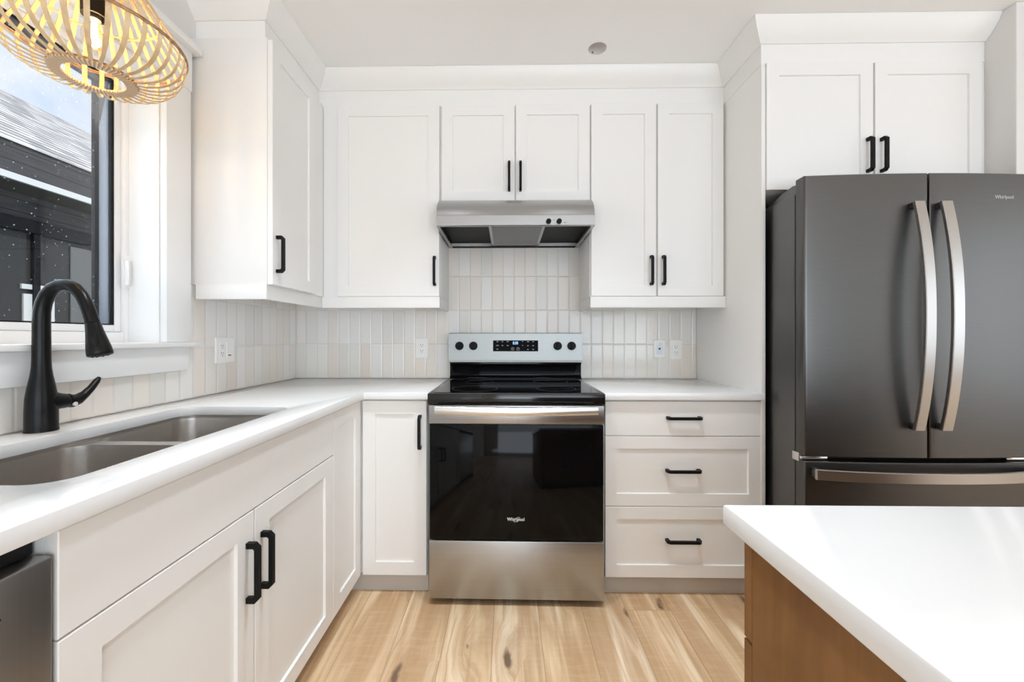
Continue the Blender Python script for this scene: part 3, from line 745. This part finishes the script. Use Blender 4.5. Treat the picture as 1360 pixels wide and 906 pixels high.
# backguard
bgx0, bgx1 = -.338, .4275
bg_ = MB(); bg_.prism([(-.026, .9195), (-.098, .9195), (-.098, .926), (-.084, .932), (-.078, .94), (-.076, .995), (-.080, 1.003), (-.088, 1.006), (-.088, 1.014), (-.026, 1.014)], bgx0+.004, bgx1-.004, 'x')
bg_.build('riser', 'black_glass', c, 30)
cp = MB(); cp.prism([(-.026, 1.0145), (-.100, 1.0145), (-.1025, 1.017), (-.1005, 1.0235), (-.098, 1.0255), (-.0925, 1.180), (-.090, 1.1835), (-.026, 1.1835)], bgx0, bgx1, 'x')
cp = cp.build('control_panel', 'stainless_light', c, 30)
def gy(z): return -.098 + (z-1.0255)/(1.180-1.0255)*.0055
ksl = Euler((PI/2 - math.atan(.0055/.1545), 0, 0))
for kx in (-.2765, -.1964, .2869, .3664):
    yy = gy(1.110)
    kb = MB().lathe([(0, -.0004), (.0290, -.0004), (.0290, -.0016), (.0265, -.0018), (0, -.0018)], (kx, yy, 1.110), 32, 'y').build('knob_ring', 'stainless_light', c, 40)
    kn = MB().lathe([(0, -.002), (.0245, -.002), (.0240, -.012), (.0215, -.016), (.0, -.016)], (kx, yy, 1.110), 32, 'y').build('knob', 'matte_black', kb, 40)
    MB().box(kx-.0055, kx+.0055, yy-.027, yy-.0162, 1.110-.0225, 1.110+.0225, .002).build('grip', 'matte_black', kn)
    MB().box(kx-.0008, kx+.0008, yy-.0004, yy+.0001, 1.1460, 1.1500).build('dial_mark', 'ink', c, 0)
    for a in (-2.2, -1.5, -.8, .8, 1.5, 2.2):
        MB().box(kx+.0345*math.sin(a)-.0006, kx+.0345*math.sin(a)+.0006, gy(1.11)-.0009, gy(1.11)+.002, 1.110+.0345*math.cos(a)-.0012, 1.110+.0345*math.cos(a)+.0012).build('dial_mark', 'ink', c, 0)
ds = MB(); q = lambda e, k: [(x, gy(zz)-e, zz) for x, zz in ((-.0830+k, 1.0785+k), (.1760-k, 1.0785+k), (.1760-k, 1.1415-k), (-.0830+k, 1.1415-k))]
ds = ds.loft([q(.0002, 0), q(.0016, 0), q(.002, .0006)]).build('display', 'display_glass', c, 0)
text_mesh('8:08', .0235, 'clock', 'digit_blue', ds, (.0455, gy(1.1255)-.0023, 1.1255), ksl, .0002, 0, .030, .0004)
for x, z_, wd in ((-.058, 1.134, .010), (-.029, 1.134, .008), (.001, 1.134, .010), (-.058, 1.112, .015), (-.029, 1.112, .009), (.001, 1.112, .010), (-.058, 1.091, .010), (.087, 1.134, .005), (.087, 1.112, .005), (.118, 1.134, .012), (.117, 1.111, .008), (.147, 1.134, .008), (.147, 1.111, .009), (.117, 1.0895, .008), (.147, 1.090, .009)):
    MB().box(x-wd/2, x+wd/2, gy(z_)-.0023, gy(z_)-.0019, z_-.0017, z_+.0017).build('key', 'key_white', ds, 0)
for x in (.0295, .0605):
    z_ = 1.0925; MB().lathe([(.0078, -.0023), (.0092, -.0023), (.0092, -.0019), (.0078, -.0019)], (x, gy(z_), z_), 20, 'y', loop=True).build('key', 'key_white', ds, 0)
    MB().box(x-.002, x+.002, gy(z_)-.0023, gy(z_)-.0019, 1.0905, 1.0955).build('key', 'key_white', ds, 0)
# door
dt, db = .866, .2855
dr = MB().box(rx0+.001, rx1-.001, -.675, -.637, db, .7855, .002).box(rx0+.001, rx1-.001, FYR, -.637, .7865, dt, .003).build('oven_door', 'stainless', c)
MB().box(rx0+.0045, rx1-.0045, FYR, -.6755, db+.002, .7850, .002).build('door_glass', 'black_glass', dr)
for x0, x1 in ((-.20, -.15), (-.08, .02), (.055, .155), (.20, .255)): MB().box(x0, x1, -.672, -.640, .8665, .8712).build('vent', 'slot_dark', c, 0)
hl = MB(); n = 24; hw = .3430; rings = []
for i in range(n+1):
    s = -1 + 2*i/n; x = RC[0]+s*hw; y = FYR-.036-.022*(1-s*s); e = 1.0
    zc = .8515 - .003*(1-s*s)
    rings.append([(x, y-.006, zc-.013), (x, y-.0075, zc), (x, y-.006, zc+.013), (x, y-.003, zc+.0165), (x, y+.008, zc+.0165), (x, y+.010, zc+.012), (x, y+.010, zc-.012), (x, y+.008, zc-.0165), (x, y-.003, zc-.0165)])
hl.loft(rings); hl = hl.build('door_handle', 'handle_bright', dr, 40)
for s in (-1, 1):
    x = RC[0]+s*(hw-.016); MB().box(x-.015, x+.015, FYR-.032, FYR-.0005, .838, .864, .003).build('handle_post', 'stainless', hl)
lg = text_mesh('Whirlpool', .020, 'badge', 'badge_print', dr, (RC[0]-.0003, FYR-.0004, .3770), FACE_Y, .0002, .0, .0740, .0003)
rg = MB(); rings = []
for i in range(40):
    a = 2*PI*i/40; ca, sa = math.cos(a), math.sin(a); ti = math.radians(38)
    ex = lambda r1, r2: (RC[0]+.004+r1*ca*math.cos(ti)-r2*sa*math.sin(ti), .3765+r1*ca*math.sin(ti)+r2*sa*math.cos(ti))
    (xa, za), (xb, zb_) = ex(.0155, .0062), ex(.0143, .0050)
    rings.append([(xa, FYR-.0003, za), (xb, FYR-.0003, zb_), (xb, FYR-.0007, zb_), (xa, FYR-.0007, za)])
rg.loft(rings, loop=True).build('badge_ring', 'badge_print', dr, 0)
# drawer
MB().box(rx0+.001, rx1-.001, -.681, -.637, .030, .2815, .004, 3).build('drawer', 'stainless', c)
MB().box(rx0+.006, rx1-.006, -.655, -.630, .2817, .2852).build('drawer_gap', 'slot_dark', c, 0)
for x in (rx0+.05, rx1-.05):
    for y in (-.60, -.08): MB().cyl((x, y, .0), (x, y, .0445), .018).build('foot', 'rubber', c)
c.rotation_euler = (0, 0, -math.radians(.6))

# ================================================================== FRIDGE
FC = 1.6135; FW = .4555
c = thing('french_door_fridge', 'dark grey stainless french door fridge with bottom freezer drawer', 'fridge', (FC, -.42, 0))
MB().box(FC-FW+.003, FC+FW-.024, -.768, -.06, .025, 1.735, .004).build('body', 'slate_side', c)
def arc_y(x):
    s = (x-FC)/FW; return -.8455 + .0215*s*s
def curved(x0, x1, z0, z1, r0, r1, back=-.778):
    r_ = []
    n = 14
    pts = []
    if r0:
        for k in range(6):
            a = PI + k*PI/2/5; pts.append((x0+r0+r0*math.cos(a), arc_y(x0+r0)+r0+r0*math.sin(a)))
    else: pts.append((x0, arc_y(x0)))
    for i in range(1, n): x = x0+r0+(x1-r1-x0-r0)*i/n; pts.append((x, arc_y(x)))
    if r1:
        for k in range(6):
            a = 1.5*PI + k*PI/2/5; pts.append((x1-r1+r1*math.cos(a), arc_y(x1-r1)+r1+r1*math.sin(a)))
    else: pts.append((x1, arc_y(x1)))
    pts += [(x1, back), (x0, back)]
    def inset(i): return [(min(max(x, x0+i*.6), x1-i*.6), max(y, arc_y(x)+i) if y < back-.001 else y) for x, y in pts]
    def R(i, zz): return [(x, y, zz) for x, y in inset(i)]
    return MB().loft([R(.003, z0), R(0, z0+.003), R(0, z1-.003), R(.003, z1)])
fd = []
for nm, x0, x1, r0, r1 in (('door', FC-FW, FC-.0035, .011, .004), ('door', FC+.0035, FC+FW-.024+.002, .004, .011)):
    fd.append(curved(x0, x1, .694, 1.7885, r0, r1).build(nm, 'slate_steel', c, 30))
fz = curved(FC-FW, FC+FW-.022, .045, .6755, .011, .011).build('freezer_drawer', 'slate_steel', c, 30)
MB().box(FC-FW+.012, FC+FW-.036, -.7775, -.7685, .05, 1.78).build('gasket', 'slot_dark', c, 0)
# handles: flat bars bowed outwards
def bow(a0, a1, fixed, wd, vert, y_end, y_mid, nm, par):
    rings = []; n = 28
    for i in range(n+1):
        s = -1+2*i/n; a = (a0+a1)/2 + s*(a1-a0)/2
        y = y_mid + (y_end-y_mid)*(abs(s)**2.2)
        w2 = wd/2; tk = .012
        cr = [(-w2, y+.002), (-w2+.002, y), (w2-.002, y), (w2, y+.002), (w2, y+tk), (-w2, y+tk)]
        rings.append([(fixed+k, yy, a) if vert else (a, yy, fixed+k) for k, yy in cr])
    h = MB().loft(rings).build(nm, 'handle_steel', par, 30)
    for s in (-1, 1):
        a = (a0+a1)/2 + s*((a1-a0)/2-.012); ys = arc_y(fixed if vert else a)
        if vert: MB().box(fixed-wd/2+.003, fixed+wd/2-.003, y_end+.011, ys-.0005, a-.011, a+.011, .002).build('handle_post', 'slate_steel', h)
        else: MB().box(a-.011, a+.011, y_end+.011, ys-.0005, fixed-wd/2+.003, fixed+wd/2-.003, .002).build('handle_post', 'slate_steel', h)
bow(.807, 1.672, 1.5545, .0375, True, -.874, -.915, 'door_handle', fd[0])
bow(.807, 1.672, 1.6555, .0400, True, -.874, -.915, 'door_handle', fd[1])
bow(FC-.437, FC+.425, .6370, .0395, False, -.868, -.912, 'drawer_handle', fz)
text_mesh('Whirlpool', .020, 'badge', 'badge_metal', fd[1], (1.908, arc_y(1.908)-.0006, 1.6965), Euler((PI/2, 0, .0430)), .0003, 0, .074, .0002)
# hinge covers and middle hinge
for s in (-1, 1):
    x = FC - FW + .055 if s < 0 else FC+FW-.08
    MB().prism([(-.60, 1.7355), (-.775, 1.7355), (-.775, 1.772), (-.745, 1.776), (-.68, 1.766), (-.60, 1.742)], x-.045, x+.045, 'x').build('hinge_cover', 'slate_side', c, 30)
    xe = FC-FW if s < 0 else FC+FW-.022
    MB().box(min(xe, xe-s*.100), max(xe, xe-s*.100), -.812, -.7785, .6795, .6900, .002).box(xe-.004 if s < 0 else xe-.004, xe+.004, -.800, -.762, .668, .702, .002).build('hinge', 'chrome', c)
for x in (FC-FW+.06, FC+FW-.09):
    for y in (-.70, -.12): MB().cyl((x, y, 0), (x, y, .0245), .02).build('foot', 'rubber', c)

# ================================================================== ISLAND
IX, IY = .316, -1.8217
o = MB().plate([(IX, -2.75), (2.35, -2.75), (2.35, IY), (IX, IY)], [], .8835, CT, .0035).build('island_worktop', 'quartz', None, 25)
tag(o, 'thick white quartz island top in the right foreground', 'worktop')
c = thing('island_cabinet', 'brown stained wood kitchen island cabinet under the white top', 'kitchen island', (1.3, -2.2, 0))
wx = .3365; wy = -1.836
MB().box(wx+.0187, 2.32, -2.70, -1.8575, .09, .8825).build('body', 'stained_wood', c, 0)
MB().box(wx, wx+.0185, -2.70, -1.8575, .0005, .8825, .001).build('side_panel', 'stained_wood', c)
MB().box(wx+.06, 2.28, -2.62, -1.93, .0005, .0895).build('toe_kick', 'slot_dark', c, 0)
ISM = lambda u, v, n: (u, -1.8572+n, v)
for x0, x1 in ((wx, .99), (.993, 1.65), (1.653, 2.318)):
    for v0, v1 in ((.7365, .8790), (.4150, .7325), (.0935, .4110)):
        dd = shaker(ISM, x0, x1, v0, v1, t=.0205, c=.003, slab=True).build('drawer', 'stained_wood', c, 25)
        pull(lambda a, b, n: ISM(a, b, n+.0207), (x0+x1)/2, v1-.07, False).build('handle', 'matte_black', dd, 25)

# ================================================================== CEILING FITTING
c = thing('recessed_fitting', 'small round recessed fitting in the ceiling with a dark hole', 'ceiling fitting', (.432, -.478, CEIL))
cup = MB().lathe([(.0425, -.0005), (.0425, .012), (.040, .024), (.030, .034), (.016, .038), (.0, .039), (.0, .041), (.032, .037), (.0428, .025), (.0429, .0005)], (.432, -.478, CEIL), 32).build('cup', 'cup_white', c, 50)
MB().cyl((.417, -.4415, CEIL+.0085), (.417, -.439, CEIL+.0085), .0036, 12).build('screw_hole', 'slot_dark', cup)

# ================================================================== PENDANT
PX, PY, PZ = -1.06, -1.3962, 1.8233
c = thing('rattan_pendant', 'woven rattan pendant lamp glowing over the sink', 'lamp', (PX, PY, PZ))
profile = [(.083, .004), (.105, .005), (.130, .011), (.152, .022), (.168, .038), (.179, .058), (.186, .082), (.1877, .1065), (.180, .122), (.160, .153), (.135, .193), (.110, .233), (.085, .273), (.064, .305), (.058, .320)]
NR = 34
shade = MB().lathe([(.0603, .000), (.0836, .000), (.0850, .003), (.0836, .0062), (.0603, .0062), (.0590, .003)], (PX, PY, PZ), 64, loop=True).build('bottom_ring', 'rattan_band', c, 50)
for k in range(NR):
    a = 2*PI*(k+.45)/NR + random.uniform(-.012, .012); ca, sa = math.cos(a), math.sin(a); tx, ty = -sa, ca
    mb = MB(); rings = []
    hw_ = random.uniform(.0048, .0056)
    for i, (r, h) in enumerate(profile):
        r2, h2 = profile[min(i+1, len(profile)-1)]; r1, h1 = profile[max(i-1, 0)]
        dr_, dh = r2-r1, h2-h1; L_ = math.hypot(dr_, dh); nr, nh = dh/L_, -dr_/L_
        q = hw_*(1 if i > 2 else .8); tk = .0009
        P0 = lambda s, e: (PX+(r+nr*e)*ca+tx*s, PY+(r+nr*e)*sa+ty*s, PZ+h+nh*e)
        rings.append([P0(-q, -tk), P0(q, -tk), P0(q, tk), P0(-q, tk)])
    mb.loft(rings).build('rib', 'rattan', c, 50)
hoop = MB()
for R_, h_, r_ in ((.1893, .103, .0022), (.1893, .1085, .0022)):
    hoop.lathe([(R_+r_*math.cos(2*PI*i/8), h_+r_*math.sin(2*PI*i/8)) for i in range(8)], (PX, PY, PZ), 72, loop=True)
hoop.build('hoop', 'rattan_dark', c, 60)
for R_, h_ in ((.132, .1945), (.0595, .320)):
    MB().lathe([(R_+.003*math.cos(2*PI*i/8), h_+.003*math.sin(2*PI*i/8)) for i in range(8)], (PX, PY, PZ), 64, loop=True).build('hoop', 'rattan', c, 60)
MB().lathe([(.084+.0022*math.cos(2*PI*i/8), .0075+.0022*math.sin(2*PI*i/8)) for i in range(8)], (PX, PY, PZ), 64, loop=True).build('hoop', 'rattan_dark', c, 60)
MB().lathe([(.0, .325), (.060, .325), (.060, .329), (.0, .329)], (PX, PY, PZ), 32).build('top_cap', 'matte_black', c, 40)
sk = MB().lathe([(.0, .235), (.012, .235), (.024, .222), (.0265, .21), (.0265, .158), (.021, .158), (.021, .19), (0, .19)], (PX, PY, PZ), 28).build('socket', 'matte_black', c, 50)
MB().cyl((PX, PY, PZ+.3292), (PX, PY, CEIL-.026), .0028, 8).cyl((PX, PY, PZ+.2352), (PX, PY, PZ+.3248), .0028, 8).build('cord', 'matte_black', c)
MB().lathe([(0, 0), (.06, 0), (.06, -.018), (.05, -.025), (0, -.025)], (PX, PY, CEIL-.0005), 32).build('canopy', 'matte_black', c, 40)
bl = MB().lathe([(.013, .170), (.0135, .150), (.020, .132), (.0255, .113), (.0255, .098), (.020, .084), (.010, .0765), (.0005, .0745)], (PX, PY, PZ), 28).build('bulb', 'bulb_glass', c, 60)
fi = MB()
for k in range(6):
    a = 2*PI*k/6; fi.tube([(PX+.004*math.cos(a), PY+.004*math.sin(a), PZ+.142), (PX+.008*math.cos(a+.4), PY+.008*math.sin(a+.4), PZ+.098)], .0011, 6)
fi.build('filament', 'filament', bl)
MB().lathe([(0, .189), (.0125, .189), (.0125, .150), (0, .150)], (PX, PY, PZ), 16).build('screw_base', 'badge_metal', bl, 40)
l = bpy.data.lights.new('bulb_glow', 'POINT'); l.energy = 2.8; l.color = (1.0, .66, .30); l.shadow_soft_size = .018
lo = bpy.data.objects.new('bulb_glow', l); COL.objects.link(lo); lo.location = (PX, PY, PZ+.110)
